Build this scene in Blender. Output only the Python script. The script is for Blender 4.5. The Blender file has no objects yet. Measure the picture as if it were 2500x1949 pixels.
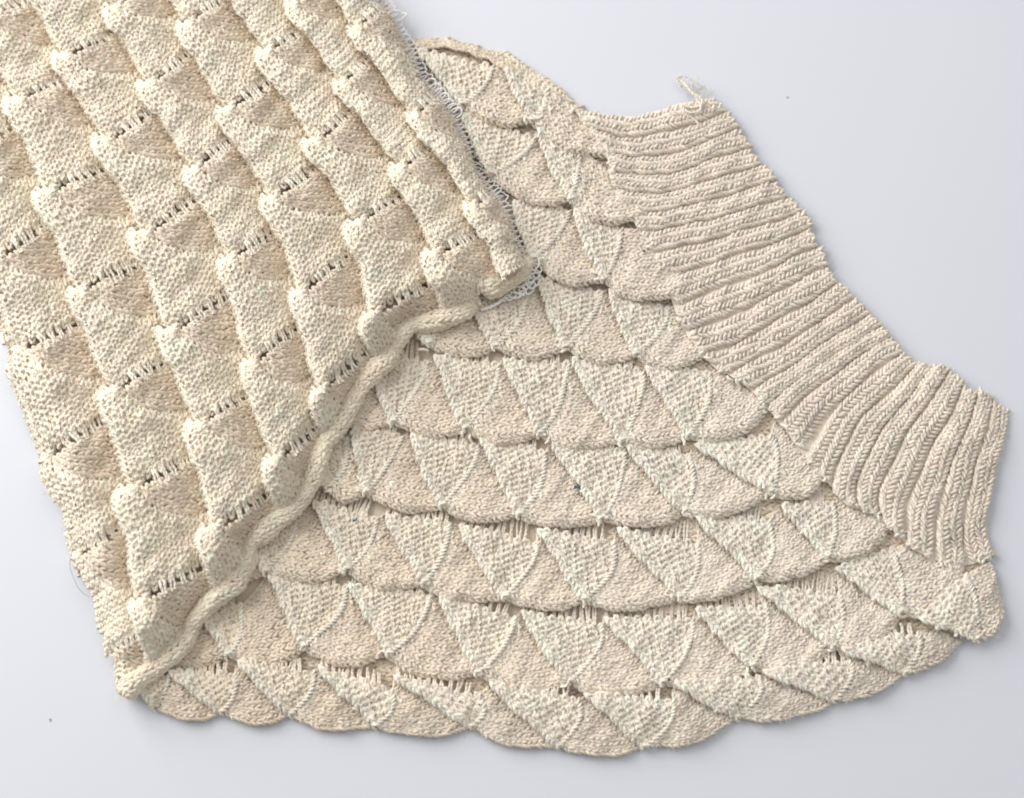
import bpy, math, random
import numpy as np
from mathutils import Vector, Matrix

rng = np.random.default_rng(7)
random.seed(7)
scene = bpy.context.scene
C = scene.collection

# ------------------------------------------------------------------ camera
PW, PH = 2500.0, 1949.0
U = 0.475 / PW                       # metres per photograph pixel at the table
LENS, SENS = 50.0, 36.0
DIST = 0.475 * LENS / SENS
TILT = math.radians(13.0)
camd = bpy.data.cameras.new("camera")
cam = bpy.data.objects.new("camera", camd)
C.objects.link(cam)
camd.lens = LENS; camd.sensor_width = SENS; camd.sensor_fit = 'HORIZONTAL'
camd.clip_start = 0.01; camd.clip_end = 50
CAMP = np.array([0.0, -math.sin(TILT) * DIST, math.cos(TILT) * DIST + 0.004])
cam.location = CAMP
cam.rotation_euler = (TILT, 0, 0)
camd.dof.use_dof = True
camd.dof.focus_distance = DIST - 0.006
camd.dof.aperture_fstop = 5.6
scene.camera = cam

# ------------------------------------------------------------------ light
world = bpy.data.worlds.new("World"); scene.world = world
world.use_nodes = True
bg = world.node_tree.nodes["Background"]
bg.inputs[0].default_value = (1.0, 0.985, 0.965, 1); bg.inputs[1].default_value = 0.38

def area(name, loc, target, size, power, col):
    l = bpy.data.lights.new(name, 'AREA'); l.shape = 'SQUARE'
    l.size = size; l.energy = power; l.color = col
    o = bpy.data.objects.new(name, l); C.objects.link(o)
    o.location = loc
    o.rotation_euler = (Vector(target) - Vector(loc)).to_track_quat('-Z', 'Y').to_euler()
    return o
area("window_light", (-1.10, 0.78, 0.80), (0.0, 0.0, 0), 1.25, 34.5, (1.0, 0.985, 0.965))
area("ceiling_light", (0.35, 0.35, 1.5), (0, 0, 0), 1.2, 4.5, (0.97, 0.98, 1.0))
scene.view_settings.view_transform = 'Standard'
scene.view_settings.look = 'None'
scene.view_settings.exposure = 0.0
scene.view_settings.gamma = 1.0
scene.render.engine = 'CYCLES'
scene.cycles.filter_width = 1.9
scene.cycles.max_bounces = 16; scene.cycles.diffuse_bounces = 9; scene.cycles.transmission_bounces = 9
scene.render.resolution_x = 1024; scene.render.resolution_y = 798

# ------------------------------------------------------------------ pixel -> world
ct, st = math.cos(TILT), math.sin(TILT)
def W3(px, py, z):
    """photo pixel + height above the table (in pixel units) -> world"""
    px = np.asarray(px, float); py = np.asarray(py, float); z = np.asarray(z, float)
    a, b, c = px * 0.041 + py * 0.017, py * 0.037 - px * 0.013, px * 0.097 + py * 0.061
    z = (z + np.clip(z, 0, 20) / 20 * (2.2 * np.sin(a * 1.3 + 1.1) * np.sin(b * 1.1) + 1.2 * np.sin(c))) * U
    px, py = px + 2.6 * np.sin(b + 0.6) + 1.5 * np.sin(c * 0.9 + 2), py + 2.4 * np.sin(a + 2.2) + 1.4 * np.sin(c * 1.1)
    xc = (px - PW / 2) / PW * SENS / LENS
    yc = -(py - PH / 2) / PW * SENS / LENS
    dx = xc
    dy = yc * ct + st                 # camera -Z is (0, sin, -cos)
    dz = yc * st - ct
    t = (z - CAMP[2]) / dz
    return np.stack([CAMP[0] + t * dx, CAMP[1] + t * dy, z + 0 * t], -1)

# ------------------------------------------------------------------ materials
def nodes_of(m):
    m.use_nodes = True
    return m.node_tree.nodes, m.node_tree.links
def yarn_material():
    m = bpy.data.materials.new("wool_yarn"); n, l = nodes_of(m)
    p = n["Principled BSDF"]
    p.inputs["Roughness"].default_value = 0.92
    p.inputs["Specular IOR Level"].default_value = 0.15
    p.inputs["Sheen Weight"].default_value = 0.25
    p.inputs["Sheen Roughness"].default_value = 0.5
    p.inputs["Sheen Tint"].default_value = (1.0, 0.97, 0.92, 1)
    a = n.new("ShaderNodeAttribute"); a.attribute_name = "col"
    tw = n.new("ShaderNodeAttribute"); tw.attribute_name = "twist"
    si = n.new("ShaderNodeMath"); si.operation = 'SINE'
    l.new(tw.outputs["Fac"], si.inputs[0])
    tc = n.new("ShaderNodeTexCoord")
    nz = n.new("ShaderNodeTexNoise"); nz.inputs["Scale"].default_value = 1400; nz.inputs["Detail"].default_value = 3
    l.new(tc.outputs["Object"], nz.inputs["Vector"])
    nz2 = n.new("ShaderNodeTexNoise"); nz2.inputs["Scale"].default_value = 40; nz2.inputs["Detail"].default_value = 2
    l.new(tc.outputs["Object"], nz2.inputs["Vector"])
    mr = n.new("ShaderNodeMapRange"); mr.inputs[1].default_value = 0.25; mr.inputs[2].default_value = 0.75
    mr.inputs[3].default_value = 0.90; mr.inputs[4].default_value = 1.06
    l.new(nz.outputs["Fac"], mr.inputs[0])
    mr2 = n.new("ShaderNodeMapRange"); mr2.inputs[1].default_value = 0.3; mr2.inputs[2].default_value = 0.7
    mr2.inputs[3].default_value = 0.95; mr2.inputs[4].default_value = 1.04
    l.new(nz2.outputs["Fac"], mr2.inputs[0])
    mu = n.new("ShaderNodeMath"); mu.operation = 'MULTIPLY'
    l.new(mr.outputs[0], mu.inputs[0]); l.new(mr2.outputs[0], mu.inputs[1])
    vm = n.new("ShaderNodeVectorMath"); vm.operation = 'SCALE'
    l.new(a.outputs["Color"], vm.inputs[0]); l.new(mu.outputs[0], vm.inputs["Scale"])
    l.new(vm.outputs[0], p.inputs["Base Color"])
    ad = n.new("ShaderNodeMath"); ad.operation = 'ADD'
    l.new(si.outputs[0], ad.inputs[0]); l.new(nz.outputs["Fac"], ad.inputs[1])
    b = n.new("ShaderNodeBump"); b.inputs["Strength"].default_value = 0.55; b.inputs["Distance"].default_value = 0.0002
    l.new(ad.outputs[0], b.inputs["Height"]); l.new(b.outputs[0], p.inputs["Normal"])
    tr = n.new("ShaderNodeBsdfTranslucent"); l.new(vm.outputs[0], tr.inputs["Color"])
    mx = n.new("ShaderNodeMixShader"); mx.inputs[0].default_value = 0.06
    l.new(p.outputs[0], mx.inputs[1]); l.new(tr.outputs[0], mx.inputs[2])
    l.new(mx.outputs[0], n["Material Output"].inputs["Surface"])
    return m
YARN = yarn_material()

def simple_material(name, col, rough, metal=0.0, noise=0.0, scale=60):
    m = bpy.data.materials.new(name); n, l = nodes_of(m); p = n["Principled BSDF"]
    p.inputs["Roughness"].default_value = rough; p.inputs["Metallic"].default_value = metal
    nz = n.new("ShaderNodeTexNoise"); nz.inputs["Scale"].default_value = scale; nz.inputs["Detail"].default_value = 4
    tc = n.new("ShaderNodeTexCoord"); l.new(tc.outputs["Object"], nz.inputs["Vector"])
    mr = n.new("ShaderNodeMapRange"); mr.inputs[3].default_value = 1 - noise; mr.inputs[4].default_value = 1 + noise
    l.new(nz.outputs["Fac"], mr.inputs[0])
    vm = n.new("ShaderNodeVectorMath"); vm.operation = 'SCALE'
    vm.inputs[0].default_value = col; l.new(mr.outputs[0], vm.inputs["Scale"])
    l.new(vm.outputs[0], p.inputs["Base Color"])
    return m
TABLE = simple_material("white_laminate", (0.672, 0.692, 0.745), 0.42, 0, 0.012, 9)
THREAD = simple_material("white_polyester_thread", (0.95, 0.94, 0.92), 0.6, 0, 0.04, 300)
GLINT = simple_material("gold_lurex", (1.0, 0.86, 0.66), 0.22, 1.0, 0.05, 300)
TEAL = simple_material("teal_lint", (0.05, 0.12, 0.14), 0.9, 0, 0.3, 900)
BLUE = simple_material("blue_lint", (0.02, 0.13, 0.42), 0.8, 0, 0.3, 900)
DARK = simple_material("dark_fibre", (0.06, 0.06, 0.07), 0.7, 0, 0.2, 900)

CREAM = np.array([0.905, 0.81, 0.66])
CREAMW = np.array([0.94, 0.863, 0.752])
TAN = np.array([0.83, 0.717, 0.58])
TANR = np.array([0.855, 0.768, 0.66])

# ------------------------------------------------------------------ mesh builder
class MB:
    def __init__(s):
        s.v = []; s.f = []; s.c = []; s.t = []; s.n = 0
    def add(s, v, f, c, t=None):
        v = v.reshape(-1, 3)
        s.v.append(v); s.f.append(f + s.n)
        c = np.asarray(c, float)
        if c.ndim == 1: c = np.tile(c, (len(v), 1))
        s.c.append(c.reshape(-1, 3))
        s.t.append(np.zeros(len(v)) if t is None else t.reshape(-1))
        s.n += len(v)
    def tubes(s, P, Nrm, R, col, K=5, hair=0.0, hl=9.0):
        """P (n,m,3) paths, Nrm (n,m,3) normals, R (n,m) radii in metres, col (n,3)"""
        n, m, _ = P.shape
        if n == 0: return
        T = np.gradient(P, axis=1)
        T /= np.linalg.norm(T, axis=2, keepdims=True) + 1e-12
        S = np.cross(T, Nrm); L = np.linalg.norm(S, axis=2, keepdims=True)
        alt = np.cross(T, np.array([0.3, 0.9, 0.2]))
        S = np.where(L < 0.15, alt, S)
        S /= np.linalg.norm(S, axis=2, keepdims=True) + 1e-12
        B = np.cross(S, T)
        ang = np.arange(K) * 2 * np.pi / K
        off = S[:, :, None, :] * np.cos(ang)[None, None, :, None] + B[:, :, None, :] * np.sin(ang)[None, None, :, None]
        jit = 1 + rng.normal(0, 0.07, (n, m, K))
        V = P[:, :, None, :] + off * (R[:, :, None] * jit)[..., None]
        i0 = np.arange(n)[:, None, None] * m * K; j = np.arange(m - 1)[None, :, None] * K; k = np.arange(K)[None, None, :]
        k2 = (k + 1) % K
        F = np.stack([i0 + j + k, i0 + j + k2, i0 + j + K + k2, i0 + j + K + k], -1).reshape(-1, 4)
        cc = np.broadcast_to(col[:, None, None, :], (n, m, K, 3))
        seg = np.linalg.norm(np.diff(P, axis=1), axis=2)
        arc = np.concatenate([np.zeros((n, 1)), np.cumsum(seg, 1)], 1)
        tw = 2 * ang[None, None, :] + arc[:, :, None] / U * 0.55 + rng.uniform(0, 6, (n, 1, 1))
        s.add(V, F, cc, tw)
        if hair > 0:
            nh = int(n * hair * 1.25)
            a = rng.integers(0, n, nh); b = rng.integers(0, m, nh); k = rng.integers(0, K, nh)
            o = V[a, b, k]; d = off[a, b, k] + T[a, b] * rng.uniform(-1.3, 1.3, (nh, 1)) + rng.normal(0, 0.45, (nh, 3))
            d /= np.linalg.norm(d, axis=1, keepdims=True)
            ln = rng.uniform(0.35, 1.0, (nh, 1)) * hl * U
            sd = np.cross(d, rng.normal(0, 1, (nh, 3))); sd /= np.linalg.norm(sd, axis=1, keepdims=True)
            w = 0.32 * U
            bend = rng.normal(0, 0.25, (nh, 3)) * ln
            tip = o + d * ln + bend
            HV = np.stack([o - sd * w, o + sd * w, tip + sd * w * .5, tip - sd * w * .5], 1)
            HF = np.arange(nh)[:, None] * 4 + np.array([0, 1, 2, 3])
            hc = np.clip(col[a] * 1.05, 0, 0.95)
            s.add(HV, HF, np.repeat(hc, 4, 0))
    def grid(s, V, col):
        a, b, _ = V.shape
        i = np.arange(a - 1)[:, None] * b; j = np.arange(b - 1)[None, :]
        F = np.stack([i + j, i + j + 1, i + j + b + 1, i + j + b], -1).reshape(-1, 4)
        s.add(V, F, col)
    def faces_masked(s, V, mask, col):
        a, b, _ = V.shape
        i = np.arange(a - 1)[:, None] * b; j = np.arange(b - 1)[None, :]
        F = np.stack([i + j, i + j + 1, i + j + b + 1, i + j + b], -1)
        mk = mask[:-1, :-1] & mask[1:, :-1] & mask[:-1, 1:] & mask[1:, 1:]
        F = F[mk]
        if len(F): s.add(V, F, col)
    def build(s, name, mat, parent=None):
        if s.n == 0: return None
        v = np.concatenate(s.v); f = np.concatenate(s.f); c = np.concatenate(s.c); t = np.concatenate(s.t)
        used = np.zeros(len(v), bool); used[f.ravel()] = True
        idx = np.cumsum(used) - 1; v = v[used]; c = c[used]; t = t[used]; f = idx[f]
        ctr = (v.min(0) + v.max(0)) / 2
        org = np.array([ctr[0], ctr[1], v[:, 2].min()])
        me = bpy.data.meshes.new(name)
        me.vertices.add(len(v)); me.vertices.foreach_set("co", (v - org).astype(np.float32).ravel())
        me.loops.add(f.size); me.loops.foreach_set("vertex_index", f.astype(np.int32).ravel())
        me.polygons.add(len(f)); me.polygons.foreach_set("loop_start", (np.arange(len(f)) * 4).astype(np.int32))
        me.polygons.foreach_set("use_smooth", np.ones(len(f), bool))
        at = me.attributes.new("col", 'FLOAT_COLOR', 'POINT')
        at.data.foreach_set("color", np.concatenate([c, np.ones((len(c), 1))], 1).astype(np.float32).ravel())
        at = me.attributes.new("twist", 'FLOAT', 'POINT')
        at.data.foreach_set("value", t.astype(np.float32))
        me.update(calc_edges=True); me.validate()
        me.materials.append(mat)
        o = bpy.data.objects.new(name, me); C.objects.link(o)
        place(o, org, parent)
        return o
WORLD_AT = {}
def place(o, org, parent):
    WORLD_AT[o.name] = np.array(org, float)
    if parent is not None:
        o.parent = parent
        o.location = np.array(org) - WORLD_AT[parent.name]
    else:
        o.location = org

def jitcol(base, n, amt=0.045):
    b = np.asarray(base, float)
    if b.ndim == 1: b = np.tile(b, (n, 1))
    return np.clip(b * (1 + rng.normal(0, amt, (n, 1)) + rng.normal(0, 0.010, (n, 3))), 0, 0.94)

# ------------------------------------------------------------------ stitches on a surface patch
def surf(S, p, q, eps, h=None):
    a = W3(*S(p, q)); b = W3(*S(p + eps[0], q)); c = W3(*S(p, q + eps[1]))
    n = np.cross(b - a, c - a); n /= np.linalg.norm(n, axis=-1, keepdims=True) + 1e-15
    return a, n
def stitch(mb, S, cen, ew, ec, path, rad, col, eps, sign=0, hair=3.0, K=5, hl=16.0, taper=None, jit=1.0):
    """cen, ew, ec (n,2) in patch parameters; path (m,3): a (wale), b (course), h (px)"""
    n = len(cen)
    if n == 0: return
    a = path[:, 0][None, :] * (1 + rng.normal(0, 0.07, (n, 1))) + jit * rng.normal(0, 0.05, (n, 1))
    b = path[:, 1][None, :] * (1 + rng.normal(0, 0.08, (n, 1))) + jit * rng.normal(0, 0.06, (n, 1))
    p = cen[:, 0:1] + a * ew[:, 0:1] + b * ec[:, 0:1]
    q = cen[:, 1:2] + a * ew[:, 1:2] + b * ec[:, 1:2]
    P, N = surf(S, p, q, eps)
    if sign == 0: N = np.where(N[..., 2:3] < 0, -N, N)
    else: N = N * sign
    P = P + N * (path[:, 2][None, :, None] + rng.normal(0, 0.8, (n, 1, 1))) * U
    R = np.full((n, len(path)), rad * U) * (1 + rng.normal(0, 0.07, (n, 1)))
    if taper is not None: R = R * taper[None, :]
    mb.tubes(P, N, R, col, K=K, hair=hair, hl=hl)

tt = np.linspace(0, 2 * np.pi, 12)
def purl_path(r):
    return np.stack([(tt / (2 * np.pi)) - 0.5 + 0.088 * np.sin(2 * tt), -0.80 * np.cos(tt), r * (0.50 + 0.30 * np.cos(2 * tt))], 1)
lt = np.linspace(0, 1, 6)
def leg_path(r, side):
    ac = side * (-0.03 + 0.55 * lt ** 0.9)
    al = -0.35 + 1.55 * lt
    return np.stack([ac, al, r * (-0.2 + 1.12 * np.sin(np.pi * (0.08 + 0.84 * lt)) ** 0.8)], 1)
leg_taper = 0.72 + 0.34 * np.sin(np.pi * lt)

def polylen(S, cp, cq):
    w = W3(*S(cp, cq)); d = np.linalg.norm(np.diff(w, axis=0), axis=1) / U
    return np.concatenate([[0], np.cumsum(d)])
def chain(mb, S, cp, cq, across, col, eps, Lc=14.0, r=4.0, sign=0, keep=None, hair=2.0, flip=1):
    """a knitted chain (column of V stitches) along the parameter curve (cp, cq); across (2,) or fn"""
    L = polylen(S, cp, cq); tot = L[-1]
    n = int(round(tot / Lc))
    if n < 1: return
    s = (np.arange(n) + 0.5) * tot / n
    x = np.interp(s, L, cp); y = np.interp(s, L, cq)
    x2 = np.interp(np.clip(s + 3, 0, tot), L, cp) - np.interp(np.clip(s - 3, 0, tot), L, cp)
    y2 = np.interp(np.clip(s + 3, 0, tot), L, cq) - np.interp(np.clip(s - 3, 0, tot), L, cq)
    dl = np.clip(s + 3, 0, tot) - np.clip(s - 3, 0, tot)
    ec = np.stack([x2 / dl, y2 / dl], 1) * (tot / n) * flip
    cen = np.stack([x, y], 1)
    ac = across(x, y) if callable(across) else np.tile(np.array(across, float), (n, 1))
    if keep is not None:
        k = keep(x, y); cen = cen[k]; ec = ec[k]; ac = ac[k]
    n = len(cen)
    if n == 0: return
    cl = col(cen[:, 0], cen[:, 1]) if callable(col) else np.tile(col, (n, 1))
    cl = jitcol(cl, n)
    for side in (-1, 1):
        stitch(mb, S, cen, ac, ec, leg_path(r, side), r, np.clip(cl * (1 + rng.normal(0, 0.02, (n, 1))), 0, .94), eps, sign, hair=hair, taper=leg_taper, jit=0.55)

def px_curve(mb, pts, z, r, col, step=4.0, hair=0.0, K=5, hl=9.0, closed=False):
    """a thin strand through pixel points (Catmull-Rom)"""
    pts = np.array(pts, float); z = np.broadcast_to(np.asarray(z, float), (len(pts),))
    A = np.concatenate([pts, z[:, None]], 1)
    A = catmull(A, step)
    P = W3(A[:, 0], A[:, 1], A[:, 2])[None]
    N = np.tile(np.array([0, 0, 1.0]), (1, P.shape[1], 1))
    R = np.full((1, P.shape[1]), r * U)
    mb.tubes(P, N, R, np.array([col]), K=K, hair=hair * P.shape[1], hl=hl)
def catmull(A, step=4.0):
    A = np.asarray(A, float)
    if len(A) == 2:
        n = max(3, int(np.linalg.norm((A[1] - A[0])[:2]) / step)); t = np.linspace(0, 1, n)[:, None]
        return A[0] * (1 - t) + A[1] * t
    E = np.concatenate([[2 * A[0] - A[1]], A, [2 * A[-1] - A[-2]]], 0)
    out = []
    for i in range(1, len(E) - 2):
        p0, p1, p2, p3 = E[i - 1], E[i], E[i + 1], E[i + 2]
        n = max(2, int(np.linalg.norm((p2 - p1)[:2]) / step)); t = (np.arange(n) / n)[:, None]
        out.append(0.5 * (2 * p1 + (p2 - p0) * t + (2 * p0 - 5 * p1 + 4 * p2 - p3) * t ** 2 + (3 * p1 - p0 - 3 * p2 + p3) * t ** 3))
    out.append(A[-1:])
    return np.concatenate(out)
def sm(x): x = np.clip(x, 0, 1); return x * x * (3 - 2 * x)
def inside(px, py, poly):
    px = np.asarray(px); py = np.asarray(py); r = np.zeros(px.shape, bool); n = len(poly)
    for i in range(n):
        x1, y1 = poly[i]; x2, y2 = poly[(i + 1) % n]
        c = ((y1 > py) != (y2 > py)) & (px < (x2 - x1) * (py - y1) / ((y2 - y1) if y2 != y1 else 1e-9) + x1)
        r ^= c
    return r
def dist_line(px, py, line):
    d = np.full(np.shape(px), 1e9)
    for (x1, y1), (x2, y2) in zip(line[:-1], line[1:]):
        vx, vy = x2 - x1, y2 - y1; L = vx * vx + vy * vy + 1e-9
        t = np.clip(((px - x1) * vx + (py - y1) * vy) / L, 0, 1)
        d = np.minimum(d, np.hypot(px - x1 - t * vx, py - y1 - t * vy))
    return d

# ------------------------------------------------------------------ setting
tb = bpy.data.meshes.new("tabletop")
hx, hy, th = 1.6, 1.3, 0.03
vs = [(x, y, z) for z in (-th, 0) for x, y in ((-hx, -hy), (hx, -hy), (hx, hy), (-hx, hy))]
tb.from_pydata(vs, [], [(3, 2, 1, 0), (4, 5, 6, 7), (0, 1, 5, 4), (1, 2, 6, 5), (2, 3, 7, 6), (3, 0, 4, 7)])
tb.materials.append(TABLE)
table = bpy.data.objects.new("tabletop", tb); C.objects.link(table)
table["kind"] = "structure"; table["label"] = "smooth white tabletop under the knitted garment"

garment = bpy.data.objects.new("knitted_garment", None); C.objects.link(garment)
garment.empty_display_size = 0.05
place(garment, W3(1250, 1000, 0), None)
garment["label"] = "cream and beige scale-pattern knitted garment folded over, with ribbed cuff and serged edge"
garment["category"] = "knitwear"

# ------------------------------------------------------------------ body: cells of the right side
# name: TL, TR, AP (cream triangle), TRR (top of the tan part's right side), BR (right end of scallop), options
rows = {}
def cell(r, k, TL, TR, AP, TRR=None, BR=None, **o):
    rows[(r, k)] = dict(TL=np.array(TL, float), TR=np.array(TR, float), AP=np.array(AP, float),
                        TRR=None if TRR is None else np.array(TRR, float), BR=None if BR is None else np.array(BR, float), **o)
cell(0, 0, (1022, 120), (1202, 163), (1122, 252), zt=20, za=36, eye=0, sag=26)
cell(0, 1, (1234, 168), (1338, 220), (1296, 292), (1468, 292), (1478, 378), zt=18, za=34, eye=0, sag=26)
cell(1, 0, (1128, 276), (1303, 340), (1194, 420), zt=18, za=36, eye=0, sag=34)
cell(1, 1, (1306, 316), (1408, 366), (1391, 490), (1502, 430), (1556, 530), zt=22, za=38, eye=0, sag=30)
cell(2, 0, (1250, 490), (1386, 516), (1300, 632), zt=16, za=34, eye=0, sag=30)
cell(2, 1, (1396, 508), (1512, 562), (1472, 684), (1602, 560), (1658, 712), zt=22, za=36, eye=0, sag=30)
cell(3, -2, (940, 690), (1090, 715), (1045, 838), eye=1)
cell(3, -1, (1110, 690), (1290, 718), (1209, 846), eye=1)
cell(3, 0, (1313, 678), (1466, 716), (1377, 848), eye=0)
cell(3, 1, (1481, 708), (1630, 755), (1553, 866), (1655, 742), (1728, 862), eye=0, sag=32)
cell(4, -3, (888, 850), (1040, 885), (955, 1026))
cell(4, -2, (1058, 866), (1218, 890), (1134, 1048))
cell(4, -1, (1229, 876), (1386, 890), (1318, 1062))
cell(4, 0, (1393, 874), (1565, 906), (1513, 1074))
cell(4, 1, (1571, 894), (1732, 908), (1682, 1060), (1775, 885), (1864, 1000), eye=0, sag=40)
cell(5, -4, (690, 1040), (850, 1070), (800, 1190))
cell(5, -3, (862, 1042), (978, 1066), (888, 1200))
cell(5, -2, (999, 1056), (1164, 1088), (1074, 1236))
cell(5, -1, (1170, 1068), (1331, 1102), (1268, 1256))
cell(5, 0, (1346, 1076), (1522, 1094), (1467, 1264))
cell(5, 1, (1524, 1086), (1678, 1108), (1671, 1252))
cell(5, 2, (1692, 1084), (1879, 1062), (1880, 1204), (1890, 1020), (2018, 1150), eye=0, sag=32)
cell(6, -5, (560, 1225), (720, 1262), (648, 1394))
cell(6, -4, (766, 1222), (920, 1266), (844, 1390))
cell(6, -3, (940, 1254), (1096, 1278), (1030, 1424))
cell(6, -2, (1117, 1280), (1308, 1325), (1226, 1454))
cell(6, -1, (1311, 1290), (1502, 1326), (1428, 1466))
cell(6, 0, (1506, 1290), (1702, 1328), (1655, 1458))
cell(6, 1, (1696, 1262), (1880, 1270), (1846, 1410))
cell(6, 2, (1905, 1232), (2028, 1230), (2021, 1358), (2080, 1198), (2160, 1290), sag=34)
cell(7, -6, (440, 1430), (590, 1478), (553, 1594))
cell(7, -5, (654, 1398), (850, 1436), (741, 1578))
cell(7, -4, (855, 1426), (1052, 1452), (948, 1596))
cell(7, -3, (1072, 1448), (1255, 1510), (1161, 1640))
cell(7, -2, (1268, 1494), (1467, 1524), (1389, 1664))
cell(7, -1, (1474, 1506), (1690, 1512), (1615, 1664))
cell(7, 0, (1694, 1486), (1867, 1480), (1838, 1630))
cell(7, 1, (1847, 1430), (2045, 1448), (2028, 1580))
cell(7, 2, (2037, 1386), (2176, 1340), (2196, 1500), (2240, 1316), (2346, 1374), sag=58, eye=0)
FO = dict(zt=26, za=7, fold=1)
cell(8, -7, (410, 1646), (574, 1656), (538, 1740), **FO)
cell(8, -6, (576, 1620), (760, 1652), (711, 1746), **FO)
cell(8, -5, (772, 1638), (954, 1692), (918, 1770), **FO)
cell(8, -4, (962, 1660), (1172, 1708), (1150, 1774), **FO)
cell(8, -3, (1192, 1676), (1409, 1714), (1362, 1820), **FO)
cell(8, -2, (1422, 1700), (1644, 1720), (1572, 1822), **FO)
cell(8, -1, (1645, 1678), (1854, 1664), (1800, 1752), **FO)
cell(8, 0, (1862, 1648), (2070, 1622), (2040, 1708), **FO)
cell(8, 1, (2050, 1594), (2240, 1556), (2205, 1640), (2290, 1545), (2335, 1580), sag=16, **FO)
cell(7, 3, (2240, 1508), (2356, 1404), (2384, 1560), (2408, 1380), (2446, 1488), sag=22, zt=26, za=12, fold=1)

cell(4, -4, (720, 838), (868, 868), (788, 1012))
cell(6, -6, (380, 1215), (520, 1250), (455, 1396))
cell(7, -7, (262, 1440), (420, 1476), (372, 1594))
cell(8, -8, (322, 1668), (412, 1655), (378, 1726), eye=0, **FO)
def body_cell(key, d):
    r, k = key
    TL, TR, AP = d['TL'], d['TR'], d['AP']
    nx = rows.get((r, k + 1))
    TRR = d['TRR'] if d['TRR'] is not None else (nx['TL'] if nx else TR + np.array([30, 5]))
    BR = d['BR'] if d['BR'] is not None else (nx['AP'] if nx else AP + (TR - TL))
    sag = d.get('sag', 34.0 if r == 7 else 24.0);
    if d.get('fold') and r == 8: TL = TL + (0, -9); TR = TR + (0, -9)
    zt_ = 0; zt = d.get('zt', 12.0); za = d.get('za', 26.0); fold = d.get('fold', 0)
    warm = np.clip((1700 - (AP[0])) / 1200, 0, 1)          # cream and tan turn paler and cooler towards the right
    cream = CREAM * warm + CREAMW * (1 - warm)
    tan = TAN * warm + TANR * (1 - warm)
    # ---- cream purl triangle, parameters = pixels
    M = np.array([[TL[0], TR[0], AP[0]], [TL[1], TR[1], AP[1]], [1, 1, 1]]); Mi = np.linalg.inv(M)
    bulge = 0.115
    def bary(x, y):
        return Mi[0, 0] * x + Mi[0, 1] * y + Mi[0, 2], Mi[1, 0] * x + Mi[1, 1] * y + Mi[1, 2], Mi[2, 0] * x + Mi[2, 1] * y + Mi[2, 2]
    def ztri(l1, l2, l3):
        v = np.clip(l3, -0.1, 1.1); u = np.clip(l2 / np.maximum(1 - l3, 0.12), -0.3, 1.3)
        z = zt + (za - zt) * v + 15 * np.clip(1 - u, 0, 1.2) ** 2 * (1 - 0.55 * np.clip(v, 0, 1)) + 3 * np.sin(np.pi * np.clip(u, 0, 1))
        z = z + 3 * v
        if fold: z = z + 7 * np.sin(np.pi * np.clip(v * 0.9 + .05, 0, 1))
        # left hem turns down
        return z - 30 * np.clip(-u - 0.02, 0, 0.3) - 26 * np.clip(-l3 - 0.01, 0, .2)
    def St(x, y):
        l1, l2, l3 = bary(x, y); return x, y, ztri(l1, l2, l3)
    mb = MB()
    ax = (TR - TL) / np.linalg.norm(TR - TL)
    dn = AP - (TL + TR) / 2; H = abs(dn[1] * ax[0] - dn[0] * ax[1]); dn = dn / np.linalg.norm(dn)
    Wp, Hp, rp = 25.0, 14.2, 5.2
    cosang = abs(dn[1] * ax[0] - dn[0] * ax[1])
    nr = max(4, int(round(H / Hp)))
    cen = []
    for m in range(nr + 1):
        b = (m + 0.75) / (nr + 0.6)
        o = TL + (TR - TL) * 0.5 + (AP - (TL + TR) / 2) * b
        for i in range(-12, 13):
            p = o + ax * (i + 0.5 * 0) * Wp
            l1, l2, l3 = bary(p[0], p[1])
            if l2 > 0.03 and l1 > -bulge * 4 * max(l3, 0) * (1 - l3) * 0.9 - 0.04 and l3 < 1.0: cen.append(p)
    cen = np.array(cen); n = len(cen)
    if n:
        l1, l2, l3 = bary(cen[:, 0], cen[:, 1])
        wl = np.clip(1 - l2 / np.maximum(1 - l3, .1) * 2.2, 0, 1)[:, None]
        ub = np.clip(l2 / np.maximum(1 - l3, .1), 0, 1)[:, None]
        cc = (cream * (1 - .35 * ub) + tan * .35 * ub) * (1 - wl * .6) + CREAMW * wl * .6
        stitch(mb, St, cen, np.tile(ax * Wp, (n, 1)), np.tile(-dn * Hp / cosang, (n, 1)), purl_path(rp), rp, jitcol(cc, n), (1, 1), hair=4)
    # backing cloth
    g = 9
    uu, vv = np.meshgrid(np.linspace(0.0, 1, g), np.linspace(0, 1, g))
    bu = bulge * 4 * vv * (1 - vv) * uu
    bx = (1 - vv) * ((1 - uu) * TL[0] + uu * TR[0]) + vv * AP[0] + bu * (TR[0] - TL[0]) * 0.9
    by = (1 - vv) * ((1 - uu) * TL[1] + uu * TR[1]) + vv * AP[1] + bu * (TR[1] - TL[1]) * 0.9
    px_, py_, pz_ = St(bx, by)
    mb.grid(W3(px_, py_, pz_ + 2.0), cream)
    # raised left hem: a column of slanted stitches
    E = np.linspace(0.0, 1.0, 40)
    hx_ = TL[0] + (AP[0] - TL[0]) * E; hy_ = TL[1] + (AP[1] - TL[1]) * E
    inw = np.array([AP[1] - TL[1], -(AP[0] - TL[0])]); inw = inw / np.linalg.norm(inw)
    if np.dot(inw, TR - TL) < 0: inw = -inw
    chain(mb, St, hx_ + inw[0] * 3, hy_ + inw[1] * 3, tuple(inw * 15), CREAMW * .7 + cream * .3, (1, 1), Lc=15, r=4.6, hair=6)
    tri = mb.build("scale", YARN, garment)
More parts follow.
